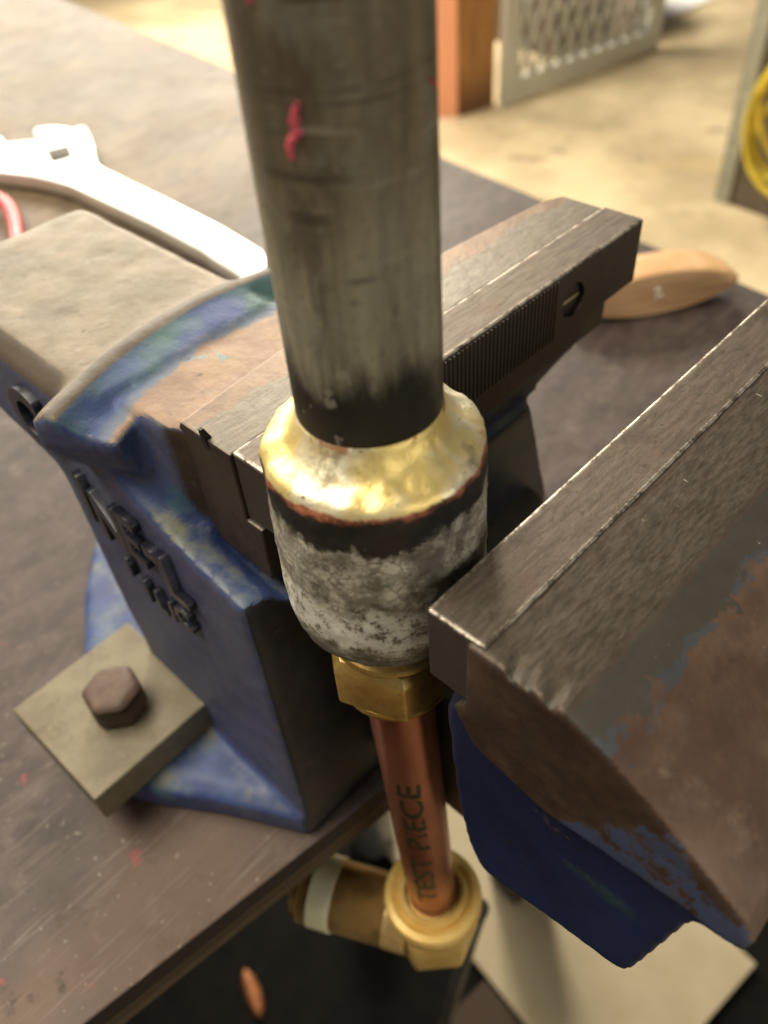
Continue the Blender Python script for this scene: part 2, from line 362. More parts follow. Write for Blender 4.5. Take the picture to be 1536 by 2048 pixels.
simple('rusty_bolt', (.085, .052, .037), .6, .25, .3, 90, .4, 300, .0008)
m = Mat('chrome_wrench'); n1 = m.noise(30, 4, .6)
MATS['chrome'] = m.out(m.mix(m.ramp(n1, .3, .7), (.80, .78, .73), (.90, .88, .83)), m.mixf(n1, .34, .46), .75)
simple('worm_steel', (.045, .042, .036), .75, 0, .3, 200, spec=.2)
simple('red_grip', (.62, .035, .05), .35, 0, .12, 60, .05)
m = Mat('pale_wood'); g = m.noise(9, 5, .6, m.coord((3, 3, 40)))
c = m.mix(m.ramp(g, .35, .65), (.56, .33, .16), (.70, .45, .245)); m.bump(g, .1, .0005)
MATS['wood'] = m.out(c, .45)
simple('white_mark', (.8, .75, .66), .6, 0, .08)
simple('salmon_paint', (.88, .40, .24), .6, 0, .05, 5, .1, 80)
m = Mat('door_jamb_timber'); g = m.noise(8, 6, .65, m.coord((9, 9, .7)))
c = m.mix(m.ramp(g, .35, .65), (.29, .135, .04), (.48, .24, .075))
c = m.mix(m.ramp(m.xyz()[2], -.86, -1.02), c, (.17, .08, .03)); MATS['timber'] = m.out(c, .55)
simple('door_frame_paint', (.60, .61, .55), .4, .1, .08, 6, .05)
simple('door_grille', (.50, .52, .50), .45, .2, .1, 20, .05)
m = Mat('insect_mesh'); tr = m.n.new('ShaderNodeBsdfTransparent'); mx = m.n.new('ShaderNodeMixShader')
m.out((.30, .31, .27), .6, .2); mx.inputs[0].default_value = .22
m.link(tr.outputs[0], mx.inputs[1]); m.link(m.b.outputs[0], mx.inputs[2])
m.link(mx.outputs[0], m.n['Material Output'].inputs[0]); MATS['mesh'] = m.m
simple('brown_carton', (.06, .035, .018), .75, 0, .2, 6, .1, 60)
simple('pale_cloth', (.5, .42, .42), .8, 0, .1, 10, .2, 60)
simple('sunlit_floor_white', (.85, .85, .85), .5, 0, .03, 4, 0)
simple('cabinet_side', (.12, .095, .07), .6, .1, .25, 9, .1, 100)
simple('galvanised_angle', (.33, .34, .29), .45, .4, .15, 20, .05)
simple('yellow_hose', (.60, .45, .035), .38, 0, .12, 12, .05)
simple('dark_clutter', (.035, .032, .028), .6, 0, .4, 12, .2, 60)
simple('black_rubber', (.005, .0045, .0035), .8, 0, .4, 30, .4, 120, .002, .15)
m = Mat('mdf_sheet'); n1 = m.noise(8, 5, .6)
c = m.mix(m.ramp(n1, .35, .65), (.44, .365, .235), (.52, .44, .29)); c = m.mix(m.ramp(m.noise(30, 5, .7), .6, .72, 0, .4), c, (.36, .28, .17))
MATS['mdf'] = m.out(c, .6)
simple('bar_steel', (.30, .29, .26), .38, .8, .35, 18, .1)
simple('slide_steel', (.14, .128, .105), .42, .6, .25, 40, .2, 300)
simple('dark_cast', (.030, .022, .018), .6, .2, .3, 60, .3, 300)
simple('grey_can', (.17, .175, .17), .35, .3, .1, 20, .05)
simple('pale_cap', (.6, .59, .50), .45, 0, .08, 20, .05)
simple('orange_chip', (.42, .16, .06), .6, 0, .3, 60)
simple('bench_frame_steel', (.03, .028, .026), .5, .3, .3, 20)

# ------------------------------------------------------------------ geometry helpers
def box(bm, p0, p1):
    vs = [bm.verts.new((x, y, z)) for x in (p0[0], p1[0]) for y in (p0[1], p1[1]) for z in (p0[2], p1[2])]
    for f in ((0, 1, 3, 2), (4, 6, 7, 5), (0, 4, 5, 1), (2, 3, 7, 6), (0, 2, 6, 4), (1, 5, 7, 3)):
        bm.faces.new([vs[i] for i in f])
def loft(bm, secs, closed=True, caps=True):
    rows = [[bm.verts.new(p) for p in s] for s in secs]
    n = len(rows[0])
    for a, b in zip(rows[:-1], rows[1:]):
        for i in range(n if closed else n - 1):
            j = (i + 1) % n
            bm.faces.new((a[i], a[j], b[j], b[i]))
    if caps: bm.faces.new(rows[0][::-1]); bm.faces.new(rows[-1])
def prism(bm, poly, axis, a, b):
    def mk(p, t):
        if axis == 'z': return (p[0], p[1], t)
        if axis == 'x': return (t, p[0], p[1])
        return (p[0], t, p[1])
    loft(bm, [[mk(p, a) for p in poly], [mk(p, b) for p in poly]])
def lathe(bm, prof, seg=72, cx=0, cy=0, cap0=True, cap1=True):
    rows = [[(cx + r * math.cos(2 * math.pi * i / seg), cy + r * math.sin(2 * math.pi * i / seg), z) for i in range(seg)] for r, z in prof]
    rr = [[bm.verts.new(p) for p in s] for s in rows]
    for a, b in zip(rr[:-1], rr[1:]):
        for i in range(seg):
            j = (i + 1) % seg; bm.faces.new((a[i], a[j], b[j], b[i]))
    if cap0: bm.faces.new(rr[0][::-1])
    if cap1: bm.faces.new(rr[-1])
def tube(bm, pts, rad, seg=12):
    pts = [Vector(p) for p in pts]; rads = rad if isinstance(rad, (list, tuple)) else [rad] * len(pts)
    rows = []; up = Vector((0, 0, 1))
    for i, p in enumerate(pts):
        t = (pts[min(i + 1, len(pts) - 1)] - pts[max(i - 1, 0)]).normalized()
        s = t.cross(up)
        if s.length < .05: s = t.cross(Vector((1, 0, 0)))
        s.normalize(); u = s.cross(t)
        rows.append([p + (s * math.cos(a) + u * math.sin(a)) * rads[i] for a in [2 * math.pi * k / seg for k in range(seg)]])
    loft(bm, rows)
def spline(pts, n=8):
    P = [Vector(p) for p in pts]; out = []
    for i in range(len(P) - 1):
        a, b, c, d = P[max(i - 1, 0)], P[i], P[i + 1], P[min(i + 2, len(P) - 1)]
        for k in range(n):
            t = k / n
            out.append(.5 * ((2 * b) + (c - a) * t + (2 * a - 5 * b + 4 * c - d) * t * t + (3 * b - 3 * c + d - a) * t ** 3))
    out.append(P[-1]); return out
def finish(bm):
    bmesh.ops.recalc_face_normals(bm, faces=bm.faces[:])
def bake(o):
    dg = bpy.context.evaluated_depsgraph_get()
    me = bpy.data.meshes.new_from_object(o.evaluated_get(dg))
    old = o.data; o.modifiers.clear(); o.data = me; bpy.data.meshes.remove(old)
def obj(name, bm, mat, parent=None, smooth=False, bevel=0.0, segs=2, mods=None, angle=40, rough_amt=0.0, nicks=()):
    finish(bm)
    me = bpy.data.meshes.new(name); bm.to_mesh(me); bm.free()
    o = bpy.data.objects.new(name, me); COL.objects.link(o)
    me.materials.append(MATS[mat])
    if parent is not None:
        o.parent = parent; o.matrix_parent_inverse = parent.matrix_world.inverted()
    if bevel:
        b = o.modifiers.new('bevel', 'BEVEL'); b.width = bevel; b.segments = segs; b.limit_method = 'ANGLE'; b.angle_limit = math.radians(30)
    if mods: mods(o)
    if o.modifiers: bake(o)
    if rough_amt:
        nr = [v.normal.copy() for v in o.data.vertices]
        for v, q in zip(o.data.vertices, nr):
            v.co += q * (mnoise.fractal(v.co * 95, 1.0, 2.0, 3) * rough_amt + min(0, mnoise.noise(v.co * 60) + .55) * rough_amt * 3)
    if nicks:
        for v in o.data.vertices:
            for (c, dr, r, dep) in nicks:
                q = v.co - Vector(c)
                if q.length < .03:
                    ax_ = Vector(dr).normalized(); t = q.dot(ax_); rad = (q - ax_ * t).length
                    if rad < r * 3 and abs(t) < .006:
                        v.co.z -= dep * math.exp(-(rad / r) ** 2) * (1 - abs(t) / .006)
    if smooth:
        for p in o.data.polygons: p.use_smooth = True
        if smooth == 'auto': o.data.set_sharp_from_angle(angle=math.radians(angle))
    return o
def voxel(size, smooth=4, fac=.5, noise_amt=0):
    def f(o):
        r = o.modifiers.new('remesh', 'REMESH'); r.mode = 'VOXEL'; r.voxel_size = size
        s = o.modifiers.new('smooth', 'SMOOTH'); s.iterations = smooth; s.factor = fac
    return f
def thing(name, label, cat, loc=(0, 0, 0), group=None):
    e = bpy.data.objects.new(name, None); COL.objects.link(e); e.location = loc
    e.matrix_world = Matrix.Translation(loc); e.empty_display_size = .02
    tag(e, label, cat, group); return e
def tag(o, label, cat, group=None):
    o['label'] = label; o['category'] = cat
    if group: o['group'] = group
def struct(o): o['kind'] = 'structure'; return o

# ------------------------------------------------------------------ setting: floor
FL = -1.04
bm = bmesh.new(); box(bm, (-6, -6, FL - .1), (12, 12, FL))
struct(obj('floor', bm, 'concrete'))

# ------------------------------------------------------------------ workbench (rotated a little against the vise)
U = Vector((.990, -.139, 0)); V = Vector((.139, .990, 0)); BZ = -.17
CORNER = Vector((.401, -.033, 0))
def bp(u, v, z): q = CORNER + U * u + V * v; return (q.x, q.y, z)
def bbox(bm, u0, u1, v0, v1, z0, z1):
    loft(bm, [[bp(u0, v0, z), bp(u1, v0, z), bp(u1, v1, z), bp(u0, v1, z)] for z in (z0, z1)])
bench = thing('workbench', 'brown worn sheet-topped workbench carrying the blue vise', 'workbench', bp(-.9, .8, FL))
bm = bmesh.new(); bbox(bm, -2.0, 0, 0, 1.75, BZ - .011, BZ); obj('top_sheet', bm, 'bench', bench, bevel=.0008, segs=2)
bm = bmesh.new(); bbox(bm, -1.998, -.002, .0015, 1.748, BZ - .024, BZ - .0112); obj('plywood_core', bm, 'ply', bench)
bm = bmesh.new(); bbox(bm, -1.9, -.10, .12, .17, BZ - .10, BZ - .0245); obj('front_rail', bm, 'bench_frame_steel', bench)
for u, v in ((-1.9, .12), (-.15, .12), (-1.9, 1.6), (-.15, 1.6)):
    bm = bmesh.new(); bbox(bm, u, u + .05, v, v + .05, FL, BZ - .0245); obj('leg', bm, 'bench_frame_steel', bench)

# ------------------------------------------------------------------ vise
vise = thing('bench_vise', 'blue cast-iron bench vise with worn jaws bolted to the brown bench', 'vise', (.05, .10, BZ))
# fixed casting
Wl = [(.03, -.0223), (.06, -.0215), (.085, -.0197), (.11, -.018), (.137, -.0136), (.165, -.009), (.19, -.002), (.2138, .0042), (.24, .0155), (.281, .0245), (.36, .0285), (.43, .032)]
def interp(tab, y):
    if y <= tab[0][0]: return tab[0][1]
    for (a, p), (b, q) in zip(tab[:-1], tab[1:]):
        if y <= b: return p + (q - p) * (y - a) / (b - a)
    return tab[-1][1]
SIDE_X = -.0222
TopZ = [(.0295, -.0385), (.05, -.0345), (.066, -.0296), (.079, -.023), (.0903, -.0175), (.097, -.010), (.13, -.004)]
bm = bmesh.new()
secs = []
for y in (.0295, .036, .045, .052, .06, .066, .072, .079, .085, .0903, .097, .105, .112, .120):
    zt = interp(TopZ, y); xb = SIDE_X + interp([(.03, 0), (.12, .002)], y)
    xr0 = interp([(.03, .099), (.058, .099), (.07, .045), (.13, .042)], y); xr1 = interp([(.03, .116), (.058, .112), (.07, .048), (.13, .044)], y)
    k = max(0.0, min(1.0, (y - .058) / .012))
    zi = zt - .0090 + k * (-.003 - zt + .0090)     # inner end of the ledge climbs to the platform behind the jaw
    xi = -.0085 - .0035 * k
    pts = [(xb, y, BZ), (SIDE_X, y, -.09), (SIDE_X, y, zt)]
    for q, f in ((.15, .0), (.38, .06), (.62, .24), (.84, .58)):
        pts.append((SIDE_X + (xi - SIDE_X) * q, y, zt + (zi - zt) * f - .0008))
    pts += [(xi, y, zi), (xr0, y, min(zi, -.02)), (xr0, y, -.048), (xr1, y, -.105), (xr1, y, BZ)]
    secs.append(pts)
loft(bm, secs)
# anvil block at the back, its left edge chamfered, hollowed under
loft(bm, [[(SIDE_X, y, -.0050), (-.0172, y, zt), (.0405, y, zt), (.0425, y, -.002), (.0425, y, zb), (SIDE_X + .0015, y, zb), (SIDE_X, y, zb + .002)] for y, zt, zb in ((.084, -.0015, -.050), (.098, 0, -.050), (.112, 0, -.048), (.122, 0, -.043), (.137, 0, -.0405), (.154, 0, -.0370), (.180, 0, -.034), (.1855, -.0006, -.034), (.187, -.0025, -.033))])
# jaw block behind the plate
loft(bm, [[(.0, .035, -.030), (.138, .035, -.030), (.138, .053, -.030), (.0, .060, -.030)], [(.0, .035, -.044), (.136, .035, -.042), (.136, .053, -.042), (.0, .058, -.044)], [(.01, .033, -.052), (.10, .033, -.049), (.10, .056, -.052), (.01, .056, -.052)]])
# platform behind the jaw
prism(bm, [(-.0088, .056), (.09, .055), (.09, .068), (.064, .078), (.0452, .0840), (.0237, .0860), (-.0024, .0840), (-.0120, .0800), (-.0125, .064)], 'z', -.045, -.0028)
# lip round the back
lip = spline([(-.0301, .0838, 0), (-.0215, .0882, 0), (.0, .0958, 0), (.0272, .0980, 0), (.0490, .0945, 0), (.060, .088, 0), (.068, .079, 0)], 6)
ls = []
for i, p in enumerate(lip):
    t = (lip[min(i + 1, len(lip) - 1)] - lip[max(i - 1, 0)]).normalized(); nb = Vector((-t.y, t.x, 0))
    lo = -.030 if i > 8 else -.010 - .020 * max(0, i - 1) / 7
    def P(d, z): q = p + nb * d; return (q.x, q.y, z)
    h = .0012
    ls.append([P(.0065, lo), P(.0065, -.0016), P(.0028, h * .2), P(.0012, h), P(-.0018, h * .2), P(-.0042, -.0022), P(-.0080, -.0042), P(-.0125, -.0050), P(-.0170, -.0045), P(-.0170, lo)])
loft(bm, ls)
# base lug under the square plate
lug = spline([(.004, .2085, 0), (-.018, .183, 0), (-.0305, .163, 0), (-.048, .135, 0), (-.0585, .108, 0), (-.0572, .0883, 0), (-.0393, .0595, 0), (-.0233, .0306, 0)], 5)
prism(bm, [(p.x, p.y) for p in lug] + [(.03, .0306), (.03, .2085)], 'z', BZ, -.158)
loft(bm, [[(p.x, p.y, -.158) for p in lug] + [(.03, .0306, -.158), (.03, .2085, -.158)],
          [(p.x * .86 - .001, .12 + (p.y - .12) * .92, -.1545) for p in lug] + [(.03, .034, -.1545), (.03, .2, -.1545)]])
obj('fixed_jaw_casting', bm, 'fixed', vise, smooth=True, mods=voxel(.0014, 9, .5), rough_amt=.00025)

# jaw block behind the plate, bare steel
m = Mat('bare_jaw_block')
x, y, z = m.xyz(); nx, ny, nz = m.nrm(); n2 = m.noise(75, 6, .72); n1 = m.noise(26, 5, .62)
st_ = m.mix(m.ramp(m.noise(24, 6, .7, m.coord((7, 45, 40))), .3, .7), (.100, .084, .066), (.170, .148, .118))
st_ = m.mix(m.ramp(m.noise(400, 4, .7), .58, .7, 0, .6), st_, (.06, .048, .036))
ysb = m.math('ADD', y, m.math('MULTIPLY', m.math('SUBTRACT', m.noise(60, 5, .65), .5), .014))
st_ = m.mix(m.ramp(ysb, .0520, .0545), st_, m.mix(m.ramp(n2, .35, .65), (.13, .084, .058), (.21, .145, .10)))
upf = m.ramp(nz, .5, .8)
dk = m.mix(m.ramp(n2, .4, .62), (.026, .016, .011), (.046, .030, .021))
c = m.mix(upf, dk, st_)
m.bump(n2, .3, .0007); m.bump(m.noise(420, 4), .25, .0003)
MATS['jaw_block'] = m.out(c, m.mixf(upf, .7, m.mixf(n2, .4, .58)), m.math('MULTIPLY', upf, .4))
bm = bmesh.new()
loft(bm, [[(xx, yy + dy * k, zz) for yy, zz, k in ((.0392, -.0007, 0), (.0585, -.0007, 1), (.0612, -.0050, 1), (.0610, -.0266, 1), (.0581, -.0392, 1), (.0340, -.0415, 0), (.0334, -.0222, 0), (.0392, -.0222, 0))] for xx, dy in ((-.0092, 0), (.03, .004), (.07, .005), (.095, .003), (.119, .001), (.138, -.001), (.1445, -.004))])
obj('jaw_block', bm, 'jaw_block', vise, bevel=.0006, segs=2)

# plates
def with_hole(xs, zs, yc):
    def f(o):
        cb = bmesh.new()
        for x in xs:
            M4 = Matrix.Translation((x, yc, zs)) @ Matrix.Rotation(math.pi / 2, 4, 'X')
            bmesh.ops.create_cone(cb, cap_ends=True, segments=28, radius1=.0056, radius2=.0056, depth=.007, matrix=M4)
        me = bpy.data.meshes.new('cut'); cb.to_mesh(me); cb.free()
        co = bpy.data.objects.new('cut', me); COL.objects.link(co)
        b = o.modifiers.new('hole', 'BOOLEAN'); b.object = co; b.operation = 'DIFFERENCE'; b.solver = 'EXACT'
        bake(o); bpy.data.objects.remove(co)
    return f
SCREW_X = (.0265, .1085)
def solid_plate(name, y_face, y_back, x0, x1, ztop, z_h, serr, drop=.0012):
    s = 1 if y_back > y_face else -1
    bm = bmesh.new(); ya, yb = sorted((y_face + s * .0007, y_back))
    box(bm, (x0, ya, ztop - .0215), (x1, yb, ztop))
    o = obj(name, bm, 'plate', vise, bevel=.0007, segs=2)
    with_hole(SCREW_X, z_h, y_face + s * .001)(o)
    # serrated ridges standing on the face
    bm = bmesh.new(); xx = serr[0]
    while xx < serr[1]:
        if all(abs(xx - q) > .0066 for q in SCREW_X):
            f0, f1 = y_face + s * .0007, y_face + s * .0003
            loft(bm, [[(xx, f0 + s * .0002, z), (xx + .0011, f0 + s * .0002, z), (xx + .0008, f1, z), (xx + .0003, f1, z)] for z in (ztop - .0205, ztop - drop)])
        xx += .0017
    obj('serrations', bm, 'plate', o)['kind'] = 'stuff'
    for q in SCREW_X:
        bm = bmesh.new()
        M4 = Matrix.Translation((q, y_face + s * .0030, z_h)) @ Matrix.Rotation(math.pi / 2, 4, 'X')
        bmesh.ops.create_cone(bm, cap_ends=True, segments=24, radius1=.0051, radius2=.0051, depth=.002, matrix=M4)
        sc = obj('screw', bm, 'dark_cast', o, bevel=.0003)
        bm = bmesh.new(); box(bm, (q - .0045, y_face + s * .0019 - .0001, z_h - .0006), (q + .0045, y_face + s * .0019 + .0001, z_h + .0006))
        obj('screw_slot', bm, 'bar_steel', sc)
    return o
solid_plate('jaw_plate', .0240, .0392, -.0085, .1446, 0.0, -.0115, (.0, .100))
solid_plate('jaw_plate', -.0240, -.0388, -.0134, .1400, 0.0, -.0115, (.0, .100), .004)
# small burr left on the fixed plate end
bm = bmesh.new()
loft(bm, [[(-.0092, .0475, -.004), (-.0062, .0475, -.004), (-.0062, .0500, -.004), (-.0092, .0500, -.004)], [(-.0100, .0480, .0026), (-.0090, .0480, .0026), (-.0090, .0490, .0026), (-.0100, .0490, .0026)]])
obj('burr', bm, 'dark_cast', vise)

# movable jaw
bm = bmesh.new()
prof = [(-.0350, -.0004), (-.0565, -.0008), (-.0658, -.0047), (-.0730, -.0090), (-.0846, -.0170), (-.0941, -.0242), (-.0968, -.0290), (-.0960, -.0330), (-.0920, -.0350), (-.0861, -.0345), (-.0684, -.0370), (-.0559, -.0392), (-.0446, -.0366), (-.0373, -.0345), (-.0320, -.0250), (-.0350, -.0216)]
prism(bm, prof, 'x', -.0148, .142)
obj('movable_jaw_casting', bm, 'movable', vise, smooth=True, mods=voxel(.0010, 3, .5), rough_amt=.00018, nicks=[((-.0145, -.0455, -.0006), (1, .25, 0), .0007, .0022), ((-.0145, -.0482, -.0006), (1, .3, 0), .0006, .0018), ((-.0145, -.0535, -.0008), (1, .2, 0), .0009, .0016), ((.070, -.0585, -.001), (.3, 1, 0), .0007, .0016), ((.073, -.0590, -.001), (.3, 1, 0), .0006, .0013), ((.078, -.0585, -.001), (.25, 1, 0), .0008, .0012)])
bm = bmesh.new()
sk = [(-.030, -.022), (-.0270, -.0350), (-.0281, -.0524), (-.0303, -.0748), (-.0336, -.0933), (-.0375, -.1025), (-.0400, -.1045), (-.0603, -.0983), (-.0785, -.0940), (-.0807, -.0918), (-.0819, -.0861), (-.0866, -.0490), (-.0876, -.0450), (-.0890, -.0436), (-.0925, -.0431), (-.0944, -.0412), (-.0953, -.0374), (-.0949, -.0300)]
prism(bm, sk, 'x', -.0112, .048)
obj('movable_jaw_skirt', bm, 'skirt', vise, smooth=True, mods=voxel(.0011, 8, .5))
bm = bmesh.new(); box(bm, (.012, -.03, -.150), (.1010, .10, -.085)); obj('slide_bar', bm, 'slide_steel', vise, bevel=.002)
# screw and its handle, at the front end
bm = bmesh.new(); tube(bm, [(.066, y, -.115) for y in (-.06, -.15, -.151, -.175, -.176)], [.013, .013, .021, .021, .018], 24)
obj('vise_screw', bm, 'dark_cast', vise, smooth='auto')
bm = bmesh.new(); tube(bm, [(.066, -.163, z) for z in (-.24, -.239, -.232, -.231, .010, .011, .018, .019)], [.006, .010, .010, .006, .006, .010, .010, .006], 16)
obj('vise_handle', bm, 'dark_cast', vise, smooth='auto')
# dark stop under the skirt
bm = bmesh.new(); prism(bm, spline([(.004, -.036, 0), (.012, -.044, 0), (.024, -.042, 0), (.028, -.03, 0), (.012, -.024, 0)], 4) and [(p.x, p.y) for p in spline([(.004, -.036, 0), (.012, -.044, 0), (.024, -.042, 0), (.028, -.03, 0), (.012, -.024, 0)], 4)], 'z', -.150, -.098)
obj('slide_stop', bm, 'dark_cast', vise, bevel=.002, smooth='auto')

# raised letters on the side wall
def letter(ch, y, zc, h, squash=.9, lean=0):
    cu = bpy.data.curves.new('t', 'FONT'); cu.body = ch; cu.size = h / .7; cu.extrude = .0014; cu.offset = h * .03; cu.bevel_depth = .0003
    cu.align_x = 'CENTER'
    to = bpy.data.objects.new('t', cu); COL.objects.link(to)
    dg = bpy.context.evaluated_depsgraph_get(); me = bpy.data.meshes.new_from_object(to.evaluated_get(dg))
    bpy.data.objects.remove(to)
    x = SIDE_X; dx = 0.0; dz_ = 0.0
    rx = Vector((-dx, -1, 0)).normalized(); rz = Vector((dz_, 0, 1)).normalized(); rn = rx.cross(rz).normalized()
    M4 = Matrix((rx * squash, rz, rn)).transposed().to_4x4(); M4.translation = Vector((x - .0009, y, zc)) - rz * (h / 2)
    me.transform(M4)
    o = bpy.data.objects.new('raised_letter', me); COL.objects.link(o); me.materials.append(MATS['letter_black'])
    o.parent = vise; o.matrix_parent_inverse = vise.matrix_world.inverted(); return o
letter('C', .1190, -.0200, .019, 1.0)
for ch, y, zc, h, q in (('I', .1020, -.0420, .017, 1.0), ('N', .0905, -.0455, .0185, .75), ('E', .0790, -.0440, .0175, .8), ('-', .0690, -.0400, .020, .8), ('L', .0610, -.0490, .016, .9)):
    letter(ch, y, zc, h, q)
for ch, y, zc, h in (('I', .0895, -.0640, .007), ('I', .0825, -.0700, .009), ('L', .0755, -.0700, .008), ('I', .0690, -.0690, .008), ('C', .0630, -.0670, .009)):
    letter(ch, y, zc, h)

# square plate and bolt on the lug
def rbox(bm, cx, cy, z0, z1, hx, hy, ang):
    ca, sa = math.cos(ang), math.sin(ang)
    q = [(cx + a * hx * ca - b * hy * sa, cy + a * hx * sa + b * hy * ca) for a, b in ((-1, -1), (1, -1), (1, 1), (-1, 1))]
    prism(bm, q, 'z', z0, z1)
bm = bmesh.new(); rbox(bm, -.0445, .1100, -.1545, -.1400, .0262, .0275, math.radians(1.5))
wp = obj('square_washer', bm, 'washer', bench, bevel=.0006)
bm = bmesh.new()
hexp = [(-.0430 + .0112 * math.cos(math.radians(20 + 60 * i)), .1065 + .0112 * math.sin(math.radians(20 + 60 * i))) for i in range(6)]
prism(bm, hexp, 'z', -.1399, -.1285)
loft(bm, [[(x, y, -.1285) for x, y in hexp], [(-.0430 + (x + .0430) * .88, .1065 + (y - .1065) * .88, -.1268) for x, y in hexp]])
bmesh.ops.remove_doubles(bm, verts=bm.verts[:], dist=1e-6)
hb = obj('bolt_head', bm, 'rusty_bolt', bench, bevel=.0022, segs=4, smooth='auto')
for o in (wp, hb):
    o.parent = vise; o.matrix_parent_inverse = vise.matrix_world.inverted()

# ------------------------------------------------------------------ pipe assembly held in the jaws
asm = thing('brazed_pipe_assembly', 'upright grey steel pipe brazed into a scorched coupling with copper tail, clamped in the vise', 'pipe fitting', (.004, -.0045, -.261))
bm = bmesh.new()
lathe(bm, [(.0138, .024)] + [(.0138, .03 + .27 * i / 40) for i in range(41)] + [(.0115, .30), (.0115, .20)], 96)
obj('steel_pipe', bm, 'pipe', asm, smooth='auto')
bm = bmesh.new()
prof = [(.0137, .0292), (.0141, .0275), (.0147, .0258), (.0156, .0243), (.0169, .0231), (.0185, .0221), (.0200, .0213), (.0210, .0206), (.0216, .0197), (.0219, .0184), (.0220, .0160), (.0220, .012), (.0222, .004), (.0224, -.004), (.0226, -.012), (.0226, -.0185), (.0223, -.0225), (.0214, -.0262), (.0198, -.029), (.017, -.0312), (.0135, -.0325), (.0135, -.037)]
pp = [prof[0]]
for a, b in zip(prof[:-1], prof[1:]):
    n = max(1, int(math.hypot(b[0] - a[0], b[1] - a[1]) / .0009))
    pp += [(a[0] + (b[0] - a[0]) * k / n, a[1] + (b[1] - a[1]) * k / n) for k in range(1, n + 1)]
lathe(bm, pp, 150)
for v in bm.verts:
    r = math.hypot(v.co.x, v.co.y)
    if r > .0145:
        amp = .0005 if v.co.z < .018 else .0005
        k = mnoise.fractal(v.co * 170, 1.0, 2.0, 4) * amp
        v.co.x *= 1 + k / r; v.co.y *= 1 + k / r
        if v.co.z > .018: v.co.z += mnoise.fractal(v.co * 190, 1.0, 2.0, 3) * .0007
obj('coupling', bm, 'coupling', asm, smooth=True)
bm = bmesh.new()
ha = math.radians(-128)
def hexring(r, z): return [(r * math.cos(ha + i * math.pi / 3), r * math.sin(ha + i * math.pi / 3), z) for i in range(6)]
lathe(bm, [(.0130, -.036), (.0130, -.0385), (.0150, -.0395), (.0152, -.041)], 48)
loft(bm, [hexring(.0158, -.0405), hexring(.0178, -.0432), hexring(.0178, -.0560), hexring(.0160, -.0590)])
lathe(bm, [(.0148, -.0580), (.0148, -.0605), (.0120, -.0640)], 48)
obj('brass_nut', bm, 'brass', asm, bevel=.0006, segs=2, smooth='auto', angle=25)
bm = bmesh.new()
TOP, BOT = Vector((0, 0, -.060)), Vector((.0040, -.0045, -.222))
def cu(t): return TOP.lerp(BOT, t)
tube(bm, [cu(i / 10) for i in range(11)], .0093, 48)
ct = obj('copper_tube', bm, 'copper', asm, smooth='auto')
# marker writing up the copper
cuv = bpy.data.curves.new('t', 'FONT'); cuv.body = 'TEST PIECE'; cuv.size = .0125; cuv.extrude = 0; cuv.offset = .00022
to = bpy.data.objects.new('t', cuv); COL.objects.link(to)
dg = bpy.context.evaluated_depsgraph_get(); me = bpy.data.meshes.new_from_object(to.evaluated_get(dg)); bpy.data.objects.remove(to)
bm = bmesh.new(); bm.from_mesh(me); bmesh.ops.triangulate(bm, faces=bm.faces[:])
bmesh.ops.subdivide_edges(bm, edges=bm.edges[:], cuts=2)
xm = max(v.co.x for v in bm.verts)
for v in bm.verts:
    s = v.co.x / xm; z = -.200 + s * .094
    t = (TOP.z - z) / (TOP.z - BOT.z); cc = cu(t)
    th = math.radians(-150) - (v.co.y - .0045 + math.sin(s * 9) * .0006) / .0097 * -1.0
    th = math.radians(-148) - (v.co.y * .82 - .0045) / .0093
    th += .05 * mnoise.noise(Vector((z * 300, 1.7, 0))); z += .0006 * mnoise.noise(Vector((z * 260, th * 3, 5)))
    v.co = Vector((cc.x + 0.00940 * math.cos(th), cc.y + 0.00940 * math.sin(th), z))
obj('marker_writing', bm, 'marker_ink', ct)
# brass elbow
ex, ey = .0040, -.0045
bm = bmesh.new()
lathe(bm, [(.0100, -.2165), (.0112, -.2140), (.0128, -.2135), (.0135, -.2150), (.0142, -.2170), (.0165, -.2150), (.0188, -.2160), (.0195, -.2185), (.0195, -.2225), (.0180, -.2245)], 64, ex, ey)
obj('elbow_bell', bm, 'brass2', asm, smooth='auto')
bm = bmesh.new()
hx = [[(ex + r * math.cos(.3 + i * math.pi / 3), ey + r * math.sin(.3 + i * math.pi / 3), z) for i in range(6)] for r, z in ((.0165, -.2240), (.0188, -.2262), (.0188, -.2560), (.016, -.2610))]
loft(bm, hx); eb = obj('elbow_body', bm, 'brass2', asm, bevel=.001, smooth='auto')
d = Vector((-.45, .89, .0)).normalized(); o0 = Vector((ex - .0015, ey - .0025, -.2430))
bm = bmesh.new(); pts = []; rr = []
tube(bm, [o0 + d * .010, o0 + d * .020, o0 + d * .0205], [.0150, .0150, .0142], 40)
for i in range(0, 42):
    s = .0205 + i * .0009
    pts.append(o0 + d * s); rr.append(.0148 if i % 2 else .0128)
tube(bm, pts, rr, 40)
obj('threaded_stub', bm, 'thread', asm)
bm = bmesh.new(); tube(bm, [o0 + d * s for s in (.0430, .0433, .0530, .0533)], [.0142, .0155, .0154, .0142], 40)
obj('thread_tape', bm, 'thread_tape', asm, smooth='auto')
bm = bmesh.new(); tube(bm, [o0 + d * s for s in (.0575, .0615, .0616, .065)], [.0135, .0122, .0060, .0055], 24)
obj('stub_end', bm, 'thread', asm, smooth='auto')
